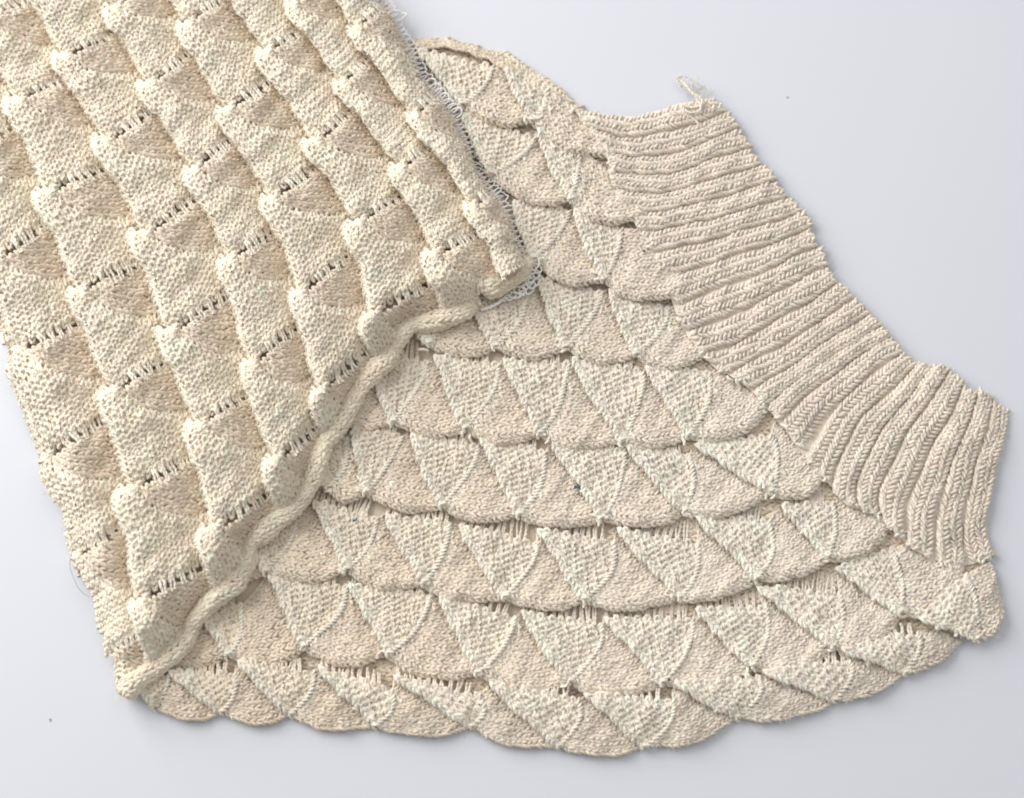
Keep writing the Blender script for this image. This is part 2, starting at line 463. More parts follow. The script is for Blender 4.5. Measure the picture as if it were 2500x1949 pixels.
    # ---- tan knit fan
    def arc(v):
        v = np.asarray(v, float); b = bulge * 4 * v * (1 - v)
        return TR[0] + (AP[0] - TR[0]) * v + b * (TR[0] - TL[0]), TR[1] + (AP[1] - TR[1]) * v + b * (TR[1] - TL[1])
    dnv = np.array([-(BR - AP)[1], (BR - AP)[0]]); dnv = dnv / np.linalg.norm(dnv)
    if dnv[1] < 0 and r != 7: dnv = -dnv
    if d.get('flipsag'): dnv = -dnv
    def Sf(w, s):
        lx, ly = arc(np.clip(s, 0, 1)); sc = np.clip(s, 0, 1)
        rx = TRR[0] + (BR[0] - TRR[0]) * sc; ry = TRR[1] + (BR[1] - TRR[1]) * sc
        sg = sag * sc ** 1.5 * 4 * np.clip(w, -0.1, 1.1) * (1 - np.clip(w, -0.1, 1.1))
        over = (s - sc) * 190
        x = lx + (rx - lx) * w + dnv[0] * (sg + over); y = ly + (ry - ly) * w + dnv[1] * (sg + over)
        z = (zt - 1) + (za - zt + 4) * sc ** 1.2 - 13 * np.clip(w, 0, 1.2) ** 2.2 * (1 - 0.6 * sc ** 2) + 6 * np.sin(np.pi * np.clip(w, 0, 1)) * sc
        if fold: z = z + 6 * np.sin(np.pi * sc)
        z = z - 9 * sm((sc - 0.93) / 0.07) * (0 if fold else 0.6) - np.clip(s - 1, 0, 1) * 260
        return x, y, np.maximum(z, 3.0)
    mf = MB()
    hL = np.linalg.norm(AP - TR); hR = np.linalg.norm(BR - TRR)
    hgt = 0.5 * (hL + hR) + sag * 0.7
    nch = max(3, int(round(hgt / 17.8)))
    ww = np.linspace(0.0, 1.06, 40)
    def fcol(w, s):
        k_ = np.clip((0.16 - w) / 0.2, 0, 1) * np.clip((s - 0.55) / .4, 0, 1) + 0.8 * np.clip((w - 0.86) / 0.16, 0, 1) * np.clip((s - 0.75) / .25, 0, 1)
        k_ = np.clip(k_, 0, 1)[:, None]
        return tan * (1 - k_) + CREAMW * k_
    SC = 1.0 if fold else 0.955
    for m in range(nch):
        s0 = (m + 0.5) / nch * SC
        ds = SC / nch
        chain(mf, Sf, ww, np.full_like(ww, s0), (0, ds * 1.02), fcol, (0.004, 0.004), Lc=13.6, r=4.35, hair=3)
    if not fold:                                     # rim of the scallop
        w2 = np.linspace(0.0, 1.0, 40)
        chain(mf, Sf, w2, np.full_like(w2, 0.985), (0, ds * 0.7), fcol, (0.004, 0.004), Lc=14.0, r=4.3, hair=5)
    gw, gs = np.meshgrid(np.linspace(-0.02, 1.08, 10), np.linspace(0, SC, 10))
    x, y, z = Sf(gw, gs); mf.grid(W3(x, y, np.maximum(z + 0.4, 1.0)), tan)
    mf.build("knit_fan", YARN, tri)
    # ---- pale cord between triangle and fan
    mc = MB()
    v = np.linspace(0.03, 0.97, max(6, int(hL / 9)))
    cx, cy = arc(v); cx2, cy2 = arc(v + 0.01)
    tx, ty = cx2 - cx, cy2 - cy; L = np.hypot(tx, ty); tx, ty = tx / L, ty / L
    l1, l2, l3 = bary(cx, cy); zc = ztri(l1, l2, l3) + 5.5
    tq = np.linspace(-1, 1, 6)
    X = cx[:, None] + tq * (tx[:, None] * 6.0 - ty[:, None] * 5.0); Y = cy[:, None] + tq * (ty[:, None] * 6.0 + tx[:, None] * 5.0)
    Z = zc[:, None] + 4.5 * (1 - tq ** 2) + rng.normal(0, .6, (len(v), 1)) - 1
    P = W3(X, Y, Z); N = np.tile(np.array([0, 0, 1.0]), P.shape[:2] + (1,))
    mc.tubes(P, N, np.full(P.shape[:2], 3.5 * U), jitcol(CREAMW, len(v)), hair=2)
    mc.build("dividing_cord", YARN, tri)
    # ---- drop-stitch bars above the triangle
    if d.get('eye', 1):
        me_ = MB()
        up = -dnv_up(ax)
        nb = 11
        for i in range(nb):
            f = (i + 0.6 + rng.normal(0, 0.08)) / (nb + 0.4)
            base = TL + (TR - TL) * f
            if i == nb - 1 and rng.random() < .8: continue
            for sd in (-2.6, 2.6):
                b0 = base + ax * (sd + rng.normal(0, .8)); b1 = b0 + up * ((26 if fold else 44) + 8 * math.sin(math.pi * f)) + ax * rng.normal(-3, 3)
                mid = (b0 + b1) / 2 + ax * rng.normal(0, 1.5)
                px_curve(me_, [b0 - up * 6, b0 + up * 5, mid, b1], [zt + 6, zt + 4, zt - 1, zt - 3], 3.3, tuple(jitcol(tan * .5 + cream * .5, 1)[0]), step=8, hair=.5)
        me_.build("drop_stitch_bars", YARN, tri)
    # ---- tuft where corner stitches meet
    if not fold:
        mt = MB()
        nt = 9
        ctr = AP + np.array([0, -12.0])
        for i in range(nt):
            a = rng.normal(0, 1); p0 = ctr + rng.normal(0, 1, 2) * np.array([9, 13])
            dd = np.array([math.cos(a + .9), math.sin(a + .9)]) * rng.uniform(7, 11)
            bn = np.array([-dd[1], dd[0]]) * rng.uniform(-.5, .5)
            px_curve(mt, [p0 - dd, p0 + bn, p0 + dd], [za + 5, za + 11, za + 5], 3.6, tuple(jitcol(CREAMW * (1 - warm * .6) + cream * warm * .6, 1)[0]), step=4, hair=1.2)
        mt.build("corner_stitches", YARN, tri)
def dnv_up(ax):
    d = np.array([-ax[1], ax[0]])
    return d if d[1] > 0 else -d
for key, d in rows.items(): body_cell(key, d)

# extra tan piece along the upper fold
def free_fan(TR, AP, TRR, BR, sag, z0, z1, n, tan=TAN):
    TR, AP, TRR, BR = [np.array(a, float) for a in (TR, AP, TRR, BR)]
    dv = np.array([-(BR - AP)[1], (BR - AP)[0]]); dv /= np.linalg.norm(dv)
    def S(w, s):
        lx, ly = TR[0] + (AP[0] - TR[0]) * s, TR[1] + (AP[1] - TR[1]) * s
        rx, ry = TRR[0] + (BR[0] - TRR[0]) * s, TRR[1] + (BR[1] - TRR[1]) * s
        sg = sag * 4 * w * (1 - w)
        return lx + (rx - lx) * w + dv[0] * sg, ly + (ry - ly) * w + dv[1] * sg, z0 + (z1 - z0) * np.clip(s, -.2, 1.2) ** 0.7 if False else z0 + (z1 - z0) * np.sqrt(np.clip(s, 0.0, 1.2))
    mb = MB(); ww = np.linspace(0, 1, 50)
    for m in range(n):
        chain(mb, S, ww, np.full_like(ww, (m + .5) / n), (0, 1.02 / n), tan, (.004, .004), hair=4)
    gw, gs = np.meshgrid(np.linspace(0, 1, 14), np.linspace(0, 1, 5))
    x, y, z = S(gw, gs); mb.grid(W3(x, y, np.maximum(z - 4, 1)), tan)
    return mb.build("knit_fan", YARN, garment)
free_fan((1000, 98), (1015, 125), (1300, 190), (1250, 190), -30, 8, 26, 3)
free_fan((1225, 128), (1240, 172), (1400, 248), (1345, 245), -6, 6, 20, 3, CREAM)

# ------------------------------------------------------------------ ribbed cuff
guides = {
 -0.3: [(1396, 248), (1530, 266), (1640, 243), (1736, 224)],
 2.0: [(1478, 365), (1590, 384), (1690, 360), (1796, 318)],
 4.0: [(1510, 462), (1620, 470), (1735, 440), (1862, 405)],
 8.0: [(1636, 676), (1745, 640), (1850, 607), (1974, 560)],
 10.6: [(1705, 842), (1826, 795), (1940, 730), (2034, 675)],
 13.0: [(1842, 950), (1940, 885), (2030, 828), (2114, 768)],
 15.2: [(1920, 1037), (2008, 950), (2090, 885), (2178, 835)],
 17.0: [(2035, 1182), (2078, 1060), (2150, 975), (2236, 890)],
 19.0: [(2150, 1264), (2165, 1150), (2240, 1020), (2316, 910)],
 20.3: [(2228, 1326), (2250, 1200), (2300, 1080), (2364, 946)],
 21.6: [(2328, 1374), (2332, 1240), (2365, 1110), (2410, 974)],
 22.8: [(2418, 1356), (2400, 1262), (2424, 1140), (2455, 1002)]}
gk = sorted(guides); GA = np.array([guides[k] for k in gk], float)
def interp_cubic(xs, ys, x):
    x = np.asarray(x, float); xs = np.asarray(xs)
    sl = np.gradient(ys, xs, axis=0)
    i = np.clip(np.searchsorted(xs, x) - 1, 0, len(xs) - 2)
    h = xs[i + 1] - xs[i]; t = (x - xs[i]) / h
    h00 = 2 * t ** 3 - 3 * t ** 2 + 1; h10 = t ** 3 - 2 * t ** 2 + t; h01 = -2 * t ** 3 + 3 * t ** 2; h11 = t ** 3 - t ** 2
    return h00 * ys[i] + h10 * h * sl[i] + h01 * ys[i + 1] + h11 * h * sl[i + 1]
def rib_xy(t, l):
    P = []
    for a in range(2):
        c = [interp_cubic(gk, GA[:, q, a], t) for q in range(4)]
        l_ = np.clip(l, -0.1, 1.1)
        # cubic through l = 0, 1/3, 2/3, 1
        x = l_ * 3
        L0 = -(x - 1) * (x - 2) * (x - 3) / 6; L1 = x * (x - 2) * (x - 3) / 2; L2 = -x * (x - 1) * (x - 3) / 2; L3 = x * (x - 1) * (x - 2) / 6
        P.append(c[0] * L0 + c[1] * L1 + c[2] * L2 + c[3] * L3)
    return P
GW = 0.10
def Srib(t, l):
    x, y = rib_xy(t, l)
    f = t - np.floor(t)
    prof = np.sqrt(np.clip(1 - ((f - 0.5) / 0.53) ** 2, 0, 1))
    end = sm((t + 0.6) / 1.2) * sm((23.2 - t) / 2.5)
    z = 5 + 5 * np.sin(np.pi * np.clip(l, 0, 1)) + 12 * prof * (0.4 + 0.6 * end) + 9 * end - 7 * sm((l - 0.8) / 0.2) + 4 * sm((0.2 - l) / 0.2)
    return x, y, z
for i in range(0, 23):
    mb = MB()
    l0 = rng.uniform(-0.045, -0.02); l1 = 1.0 + rng.uniform(-0.012, 0.014)
    ll = np.linspace(l0, l1, 60)
    def rc(a, b):
        k = np.clip((b - 0.93) / .1, 0, 1)[:, None] * .35
        return TANR * (1 - k) + CREAMW * k
    for f in (0.29, 0.71):
        chain(mb, Srib, np.full_like(ll, i + f) + 0.004 * np.sin(ll * 9 + i), ll, (0.41, 0), rc, (0.004, 0.004), Lc=11.4, r=4.4, hair=4)
    tg, lg = np.meshgrid(np.linspace(i + 0.001, i + 0.999, 8), np.linspace(l0, l1 - 0.005, 24))
    x, y, z = Srib(tg, lg); mb.grid(W3(x, y, np.maximum(z + 0.5, 1)), TANR)
    rib = mb.build("rib", YARN, garment)
    mt = MB()
    for q in range(8):
        f = i + 0.1 + 0.8 * rng.random(); l = rng.normal(0.0, 0.018)
        x, y, z = Srib(np.array(f), np.array(l)); a = rng.uniform(0, 6.28); ln = rng.uniform(6, 10)
        dd = np.array([math.cos(a), math.sin(a)]) * ln; bn = np.array([-dd[1], dd[0]]) * rng.uniform(-.5, .5); p0 = np.array([x, y])
        px_curve(mt, [p0 - dd, p0 + bn, p0 + dd], [z - 1, z + 6, z - 1], 3.5, tuple(jitcol(CREAMW, 1)[0]), step=4, hair=1.5)
    mt.build("seam_stitches", YARN, rib)
    # cast-off stitches on the outer edge
    mo = MB()
    for q in range(3):
        f = i + 0.2 + 0.3 * q; l = l1 + 0.004
        x, y, z = Srib(np.array(f), np.array(l)); x2, y2, z2 = Srib(np.array(f + .25), np.array(l))
        p0 = np.array([x, y]); dd = np.array([x2 - x, y2 - y]) * .6; px_curve(mo, [p0 - dd, p0 + rng.normal(0, 1.5, 2), p0 + dd], [z - 6, z + 1, z - 7], 3.6, tuple(jitcol(TANR, 1)[0]), step=4, hair=1.5)
    mo.build("cast_off_stitches", YARN, rib)

# ------------------------------------------------------------------ folded flap (wrong side)
nodes = {(1, 0): (288, 27), (2, 0): (463, 66), (3, 0): (658, 136), (4, 0): (843, 210), (5, 0): (1023, 296),
 (4, -1): (724, 19), (5, -1): (878, 78),
 (0, 1): (164, 148), (1, 1): (370, 210), (2, 1): (561, 280), (3, 1): (775, 352), (4, 1): (984, 420), (5, 1): (1163, 514),
 (-1, 2): (47, 249), (0, 2): (265, 352), (1, 2): (483, 424), (2, 2): (670, 494), (3, 2): (878, 553), (4, 2): (1065, 629),
 (-1, 3): (121, 479), (0, 3): (358, 580), (1, 3): (568, 644), (2, 3): (740, 724), (3, 3): (914, 779),
 (-1, 4): (202, 721), (0, 4): (420, 818), (1, 4): (619, 900), (2, 4): (785, 964), (-2, 4): (0, 640),
 (-1, 5): (280, 966), (0, 5): (487, 1044), (1, 5): (674, 1133), (-2, 5): (50, 865),
 (-1, 6): (322, 1207), (0, 6): (524, 1301), (-2, 6): (113, 1130), (-1, 7): (345, 1484), (-2, 7): (193, 1367)}
NK = np.array(list(nodes.keys()), float); NV = np.array(list(nodes.values()), float)
def tpsU(r2): return np.where(r2 > 1e-12, r2 * np.log(r2 + 1e-12), 0)
nN = len(NK)
Kt = tpsU(((NK[:, None] - NK[None]) ** 2).sum(-1)) + np.eye(nN) * 0.02
Pt = np.concatenate([np.ones((nN, 1)), NK], 1)
A_ = np.block([[Kt, Pt], [Pt.T, np.zeros((3, 3))]])
sol = np.linalg.solve(A_, np.concatenate([NV, np.zeros((3, 2))]))
def lattice(k, j):
    k = np.asarray(k, float); j = np.asarray(j, float); sh = k.shape; k = k.ravel(); j = j.ravel()
    r2 = (k[:, None] - NK[None, :, 0]) ** 2 + (j[:, None] - NK[None, :, 1]) ** 2
    o = tpsU(r2) @ sol[:nN] + sol[nN] + k[:, None] * sol[nN + 1] + j[:, None] * sol[nN + 2]
    return o[:, 0].reshape(sh), o[:, 1].reshape(sh)
left_edge = [(-60, 700), (0, 802), (23, 849), (22, 911), (39, 962), (78, 1040), (105, 1118), (109, 1164), (128, 1207), (150, 1250), (185, 1356), (190, 1387), (224, 1453), (240, 1511), (282, 1620), (300, 1692)]
roll_line = [(306, 1690), (330, 1664), (365, 1640), (410, 1604), (452, 1562), (470, 1522), (515, 1474), (578, 1412), (608, 1368), (618, 1325), (668, 1272), (730, 1228), (762, 1170), (778, 1112), (836, 1022), (880, 948), (930, 890), (968, 838), (1006, 794), (1090, 776), (1160, 748)]
serge = [(925, -10), (952, 23), (984, 78), (1019, 132), (1036, 190), (1098, 262), (1124, 300), (1155, 374), (1172, 420), (1200, 455), (1237, 506), (1276, 596), (1299, 650)]
corner = [(1272, 640), (1232, 664), (1190, 684), (1168, 738)]
serge_in = [(x - 17, y + 9) for x, y in serge]
flap_poly = [(-200, -200), (830, -200)] + serge_in + corner + roll_line[::-1] + left_edge[::-1] + [(-200, 600)]
xf_x = np.array([0.12, 0.16, 0.22, 0.30, 0.40, 0.55, 0.75, 1.0, 1.2]); xf_y = np.array([-0.03, 0.03, 0.12, 0.23, 0.33, 0.43, 0.51, 0.56, 0.58])
def fan_y(x): return np.interp(x, xf_x, xf_y)
pr_x = np.array([-0.20, -0.125, -0.09, -0.055, -0.015, 0.04, 0.13, 0.30, 0.55, 0.8, 1.0, 1.15])
pr_y = np.array([-0.25, 0.10, 0.45, 0.78, 0.95, 1.0, 0.985, 0.92, 0.68, 0.33, 0.04, -0.12])
# smooth lookup
prx = np.linspace(-0.3, 1.2, 301); pry = np.interp(prx, pr_x, pr_y)
ker = np.hanning(13); ker /= ker.sum(); pry = np.convolve(np.pad(pry, 6, mode='edge'), ker, 'valid')
SL = 0.80
def make_flap(k, j):
    def S(x, y):
        dx = -0.13 * np.exp(-((y - 0.17) / 0.2) ** 2) * np.clip(1 - x, 0, 1.2) + 0.05 * sm((y - 0.6) / 0.4) * np.clip(1 - x, 0, 1.2)
        px, py = lattice(k + x + dx, j + y - SL * np.clip(x, 0, 2))
        ridge = np.interp(x, prx, pry)
        ed = np.minimum(dist_line(px, py, left_edge), 400)
        er = np.minimum(dist_line(px, py, roll_line), 400); es = np.minimum(dist_line(px, py, serge), 400)
        base = 14 + 30 * sm(ed / 90) - 14 * (1 - sm(er / 70)) - 10 * (1 - sm(es / 60))
        amp = 86 * (1 + 0.10 * np.cos(2 * np.pi * (y - 0.2))) * (0.45 + 0.55 * sm(np.minimum(ed, es + 22) / 75)) * (0.22 + 0.78 * sm(er / 100))
        z = base + amp * ridge
        fy = fan_y(x); g = np.where(y < fy, sm(y / np.maximum(fy, 0.05) * 0.95), sm((fy + 0.10 - y) / 0.10)) * sm((x - 0.12) / 0.10)
        z = z - 12 * g * np.clip(1.25 - 0.75 * x, 0, 1) - 10 * np.exp(-((y - 0.0) / 0.06) ** 2) * sm((x - .1) / .1) - 10 * sm((y - 0.86) / .14) * sm((x - .1) / .1)
        z = z - 24 * sm((y - 0.72) / 0.28) * sm((0.5 - x) / 0.45) - 12 * sm((0.07 - y) / 0.12) * sm((.3 - x) / .3)
        return px, py, np.maximum(z, 4)
    return S
Wf, Hf, rf = 22.0 / 215, 13.8 / 240, 4.8
CREAMF = np.array([0.905, 0.815, 0.67])
def ok(px, py): return inside(px, py, flap_poly) & (px > -90) & (py > -110) & (px < 2600)
for k in range(-3, 6):
    for j in range(-3, 9):
        S = make_flap(k, j)
        gx_, gy_ = np.meshgrid(np.linspace(-.05, 1, 6), np.linspace(0, 1, 7)); cx, cy, _ = S(gx_, gy_)
        if not ok(cx, cy).any(): continue
        mb = MB()
        cen = []
        for m in range(-14, 26):
            for i in range(-3, 13):
                x = -0.062 + i * Wf; y = m * Hf + 0.06 * x + 0.01
                lim = (0.925 if x < 0.4 else 0.955) if x > 0.07 else 1.0
                if y > lim or y < -0.03: continue
                if x > 0.16 and y < fan_y(x) + 0.005: continue
                if x > 1.0: continue
                cen.append((x, y))
        cen = np.array(cen)
        px, py, _ = S(cen[:, 0], cen[:, 1]); keep = ok(px, py)
        cen = cen[keep]; n = len(cen)
        if n:
            wl = np.clip((0.22 - cen[:, 0]) / 0.25, 0, 1)[:, None]
            cc = CREAMF * (1 - wl * .35) + CREAMW * wl * .35  # ridge highlight tinted into the stitch colour, palest at the ridge
            stitch(mb, S, cen, np.tile(np.array([Wf, 0.06 * Wf]), (n, 1)), np.tile(np.array([0, -Hf]), (n, 1)), purl_path(rf), rf, jitcol(cc, n), (.004, .004), hair=3)
        gx, gy = np.meshgrid(np.linspace(-0.12, 1.06, 40), np.linspace(-0.02, 1.0, 36))
        x_, y_, z_ = S(gx, gy); msk = ok(x_, y_) & (((gx < 0.16) | (gy > fan_y(gx))) & ((gy < 0.90) | (gx < 0.04)))
        mb.faces_masked(W3(x_, y_, z_ + 1.8), msk, CREAMF)
        yr = np.linspace(0.02, 0.99, 60)
        chain(mb, S, np.full_like(yr, -0.055), yr, (0.085, 0), CREAMF * .65 + CREAMW * .35, (.004, .004), Lc=14, r=4.7, keep=lambda x, y: ok(*S(x, y)[:2]), hair=6)
        cellobj = mb.build("scale", YARN, garment)
        if cellobj is None: continue
        # tan fan
        mf = MB()
        for m in range(0, 12):
            dm = 0.04 + m * 18.4 / 240
            xs = np.linspace(0.15, 1.04, 90); ys = fan_y(xs) - dm
            g_ = ys > 0.04
            if g_.sum() < 8: continue
            xs, ys = xs[g_], ys[g_]
            def kp(x, y):
                a, b, _ = S(x, y); return ok(a, b)
            def fc(x, y):
                q = np.clip((0.30 - x) / 0.2, 0, 1)[:, None] * .5
                return TAN * (1 - q) + CREAMF * q
            chain(mf, S, xs, ys, (0, 18.6 / 240), fc, (.004, .004), Lc=15.0, r=5.0, keep=kp, hair=2)
        msk = ok(x_, y_) & (gx > 0.11) & (gy < fan_y(gx) + .03) & (gy > 0.05)
        mf.faces_masked(W3(x_, y_, z_ - 0.9), msk, TAN)
        mf.build("knit_fan", YARN, cellobj)
        # drop-stitch strands along the eyelet row
        me_ = MB(); nb = 6
        for i in range(nb):
            x0 = 0.28 + 0.70 * (i + 0.5) / nb + rng.normal(0, 0.008)
            for sd in (-0.018, 0.018):
                xa = np.array([x0 + sd - 0.045, x0 + sd - 0.02, x0 + sd, x0 + sd + 0.02]); ya = np.array([-0.10, -0.055, 0.01, 0.065])
                ya = ya + rng.normal(0, .006, 4); xa = xa + rng.normal(0, .006, 4)
                a, b, z = S(xa, np.clip(ya, 0.0, 1)); a, b = lattice(k + xa, j + ya - SL * xa)
                if not ok(a, b).all(): continue
                zu = make_flap(k, j - 1)(xa, 1 + np.minimum(ya, 0))[2]; zd = S(xa, np.maximum(ya, 0.06))[2]
                z0 = np.array([zu[0] + 3, max(zu[1], zd[2]) + 1, zu[1] * .5 + zd[2] * .5 + 3, zd[3] + 2])
                px_curve(me_, np.stack([a, b], 1), z0 + 3, rng.uniform(3.1, 4.2), tuple(jitcol(CREAMF * .4 + CREAMW * .6, 1)[0]), step=7, hair=.6)
        gx2, gy2 = np.meshgrid(np.linspace(0.05, 1.0, 16), np.linspace(-0.10, 0.10, 7))
        xx, yy = lattice(k + gx2, j + gy2 - SL * gx2)
        za_ = S(gx2, np.full_like(gx2, 0.07))[2]; zb_ = make_flap(k, j - 1)(gx2, np.full_like(gx2, 0.9))[2]
        me_.faces_masked(W3(xx, yy, np.minimum(za_, zb_) - 24), ok(xx, yy), TAN)
        me_.build("drop_stitch_bars", YARN, cellobj)
        # rounded top of the tongue
        mt = MB()
        for i in range(3):
            y0 = -0.045 + i * 0.03; xa = np.linspace(-0.085, 0.15 - .01 * i, 6); ya = y0 + 0.20 * ((xa - 0.02) / 0.13) ** 2 + rng.normal(0, .004, 6)
            a, b, z = S(xa, ya)
            if not ok(a, b).all(): continue
            px_curve(mt, np.stack([a, b], 1), z + 3 + 4 * np.sin(np.linspace(0, np.pi, 6)), 4.0, tuple(jitcol(CREAMF, 1)[0]), step=6, hair=.8)
        mt.build("ridge_cap", YARN, cellobj)

def purl_patch(TL, TR, AP, z0, z1, Wp=22.0, Hp=13.8, rp=4.8):
    TL, TR, AP = [np.array(a, float) for a in (TL, TR, AP)]
    Mi = np.linalg.inv(np.array([[TL[0], TR[0], AP[0]], [TL[1], TR[1], AP[1]], [1, 1, 1]]))
    def S(x, y):
        l2 = Mi[1, 0] * x + Mi[1, 1] * y + Mi[1, 2]; l3 = Mi[2, 0] * x + Mi[2, 1] * y + Mi[2, 2]
        u = np.clip(l2 / np.maximum(1 - l3, .15), -.3, 1.3)
        return x, y, z0 + (z1 - z0) * l3 + 16 * np.sin(np.pi * np.clip(u, 0, 1)) - 25 * np.clip(-u, 0, 1)
    gx, gy = np.meshgrid(np.arange(TL[0] - 40, TR[0] + 80, Wp), np.arange(min(TL[1], TR[1]) - 20, AP[1] + 20, Hp))
    b = [Mi[i, 0] * gx + Mi[i, 1] * gy + Mi[i, 2] for i in range(3)]
    m = (b[0] > -.03) & (b[1] > -.03) & (b[2] > -.05); cen = np.stack([gx[m], gy[m]], 1); n = len(cen)
    mb = MB(); stitch(mb, S, cen, np.tile([Wp, 0.0], (n, 1)), np.tile([0.0, -Hp], (n, 1)), purl_path(rp), rp, jitcol(CREAMF, n), (1, 1), hair=4)
    uu, vv = np.meshgrid(np.linspace(0, 1, 8), np.linspace(0, 1, 8))
    bx = (1 - vv) * ((1 - uu) * TL[0] + uu * TR[0]) + vv * AP[0]; by = (1 - vv) * ((1 - uu) * TL[1] + uu * TR[1]) + vv * AP[1]
    x, y, z = S(bx, by); mb.grid(W3(x, y, z + .4), CREAMF)
    mb.build("scale", YARN, garment)
purl_patch((246, 1500), (372, 1560), (304, 1692), 26, 30)
# cloth lying beneath the flap (the rest of the folded piece)
und = MB()
gx, gy = np.meshgrid(np.linspace(-100, 1400, 90), np.linspace(-100, 1800, 110))
msk = inside(gx, gy, flap_poly) & (dist_line(gx, gy, left_edge) > 60) & (dist_line(gx, gy, serge) > 30) & (dist_line(gx, gy, roll_line) > 20)
zz = 24 * sm(dist_line(gx, gy, left_edge) / 120 - .15) + 3 + 4 * np.sin(gx * 0.031 + gy * 0.017) * np.sin(gy * 0.027)
und.faces_masked(W3(gx, gy, zz), msk, TAN)
und.build("under_layer", YARN, garment)

gx, gy = np.meshgrid(np.linspace(400, 2480, 150), np.linspace(90, 1800, 130))
body_poly = [(1020, 112), (1150, 115), (1225, 140), (1300, 205), (1400, 262), (1560, 420), (1700, 700), (1850, 900), (1960, 1010), (2100, 1140), (2250, 1280), (2385, 1375), (2415, 1440), (2370, 1520), (2240, 1590), (2050, 1680), (1800, 1730), (1580, 1790), (1370, 1790), (1150, 1745), (720, 1715), (480, 1705), (345, 1690), (330, 1640), (560, 1300), (860, 850), (1100, 650), (1150, 450), (1040, 190)]
open_ = inside(gx, gy, [(700, 1000), (1400, 820), (1600, 1300), (1500, 1560), (1200, 1560), (600, 1560)])
und2 = MB(); und2.faces_masked(W3(gx, gy, 2.5 + 0.8 * np.sin(gx * .03) * np.sin(gy * .035)), inside(gx, gy, body_poly) , TAN)
S0 = lambda x, y: (x, y, 3.0 + 0 * x)
for yy in np.arange(110, 1790, 21.0):
    xs_ = np.linspace(880 if yy < 1300 else 400, 2440, 160)
    chain(und2, S0, xs_, yy + 10 * np.sin(xs_ * .012), (0, 20), TAN, (1, 1), Lc=18, r=5.0, hair=0, keep=lambda x, y: inside(x, y, body_poly) & ((x > 1480) | (y > 1590) | (y < 620)))
und2.build("under_layer", YARN, garment)

# ------------------------------------------------------------------ rolled edge of the flap
def roll(line, rad, z, name, wid=14.0, twist=0.003, col=CREAM, lump=0.18, pinch=()):
    A = catmull(np.array([(x, y, 0) for x, y in line], float), 6)[:, :2]
    d = np.concatenate([[0], np.cumsum(np.hypot(*np.diff(A, axis=0).T))]); tot = d[-1]
    T = np.gradient(A, axis=0); T /= np.linalg.norm(T, axis=1, keepdims=True)
    nrm = np.stack([-T[:, 1], T[:, 0]], 1)
    def S(l, th):
        lc = np.clip(l, 0, tot)
        cx, cy = np.interp(lc, d, A[:, 0]), np.interp(lc, d, A[:, 1]); nx_, ny_ = np.interp(lc, d, nrm[:, 0]), np.interp(lc, d, nrm[:, 1])
        R = rad * (1 + lump * np.sin(lc * 0.036 + 1) + lump * .5 * np.sin(lc * 0.083)) * (0.55 + .45 * sm(lc / 30)) * (0.55 + .45 * sm((tot - lc) / 30))
        for qx, qy in pinch: R = R * (1 - 0.34 * np.exp(-((cx - qx) ** 2 + (cy - qy) ** 2) / 26.0 ** 2))
        zc = z + 4 * np.sin(lc * 0.05)
        return cx + nx_ * R * np.sin(th), cy + ny_ * R * np.sin(th), np.maximum(zc + R * np.cos(th), 2)
    mb = MB(); n = int(round(2 * np.pi * rad / wid)); ll = np.linspace(0, tot, int(tot / 6))
    for m in range(n):
        th = 2 * np.pi * m / n + ll * twist
        chain(mb, S, ll, th, (0, 2 * np.pi / n), col, (0.5, 0.02), Lc=17, r=5.0, sign=SIGN, hair=4)
    gl, gt = np.meshgrid(np.linspace(0, tot, int(tot / 10)), np.linspace(0, 2 * np.pi, 14), indexing='ij')
    x, y, zq = S(gl, gt); Rm = 0.82
    cx, cy, cz = S(gl, gt + np.pi); P = W3(x, y, zq) * .5 * (1 + Rm) + W3(cx, cy, cz) * .5 * (1 - Rm)
    mb.grid(P, col)
    return mb.build(name, YARN, garment)
SIGN = -1
roll([(300, 1702)] + roll_line, 18.0, 44, "rolled_edge", wid=16.0, twist=0.009, lump=0.16, pinch=[(461, 1536), (617, 1338), (752, 1195), (850, 1000), (962, 846), (1012, 792)])
roll([(1176, 715), (1196, 700), (1232, 690), (1262, 668), (1292, 634)], 19, 46, "curled_corner", col=CREAM)


# ------------------------------------------------------------------ overlock thread along the cut edge
ce = MB()
_A = catmull(np.array([(x, y, 0) for x, y in serge], float), 3)[:, :2]
_d = np.concatenate([[0], np.cumsum(np.hypot(*np.diff(_A, axis=0).T))]); _T = np.gradient(_A, axis=0); _T /= np.linalg.norm(_T, axis=1, keepdims=True)
def Sedge(l, o):
    lc = np.clip(l, 0, _d[-1]); tx, ty = np.interp(lc, _d, _T[:, 0]), np.interp(lc, _d, _T[:, 1])
    return np.interp(lc, _d, _A[:, 0]) + ty * o, np.interp(lc, _d, _A[:, 1]) - tx * o, 32 - 0.55 * o - 6 * np.clip(o + 6, 0, 20) / 8
ll = np.linspace(0, _d[-1], 200)
for o in (-44, -28, -15):
    chain(ce, Sedge, ll, np.full_like(ll, o) + 2 * np.sin(ll * .05), (0, 17), TAN, (1, 1), Lc=14, r=4.6, hair=4)
gl, go = np.meshgrid(np.linspace(0, _d[-1], 90), np.linspace(-52, -12, 6)); x, y, z = Sedge(gl, go); ce.grid(W3(x, y, z - 1.5), TAN)
ce.build("cut_edge", YARN, garment)
sg = MB()
A = catmull(np.array([(x, y, 0) for x, y in serge], float), 3)[:, :2]
dd = np.concatenate([[0], np.cumsum(np.hypot(*np.diff(A, axis=0).T))]); tot = dd[-1]
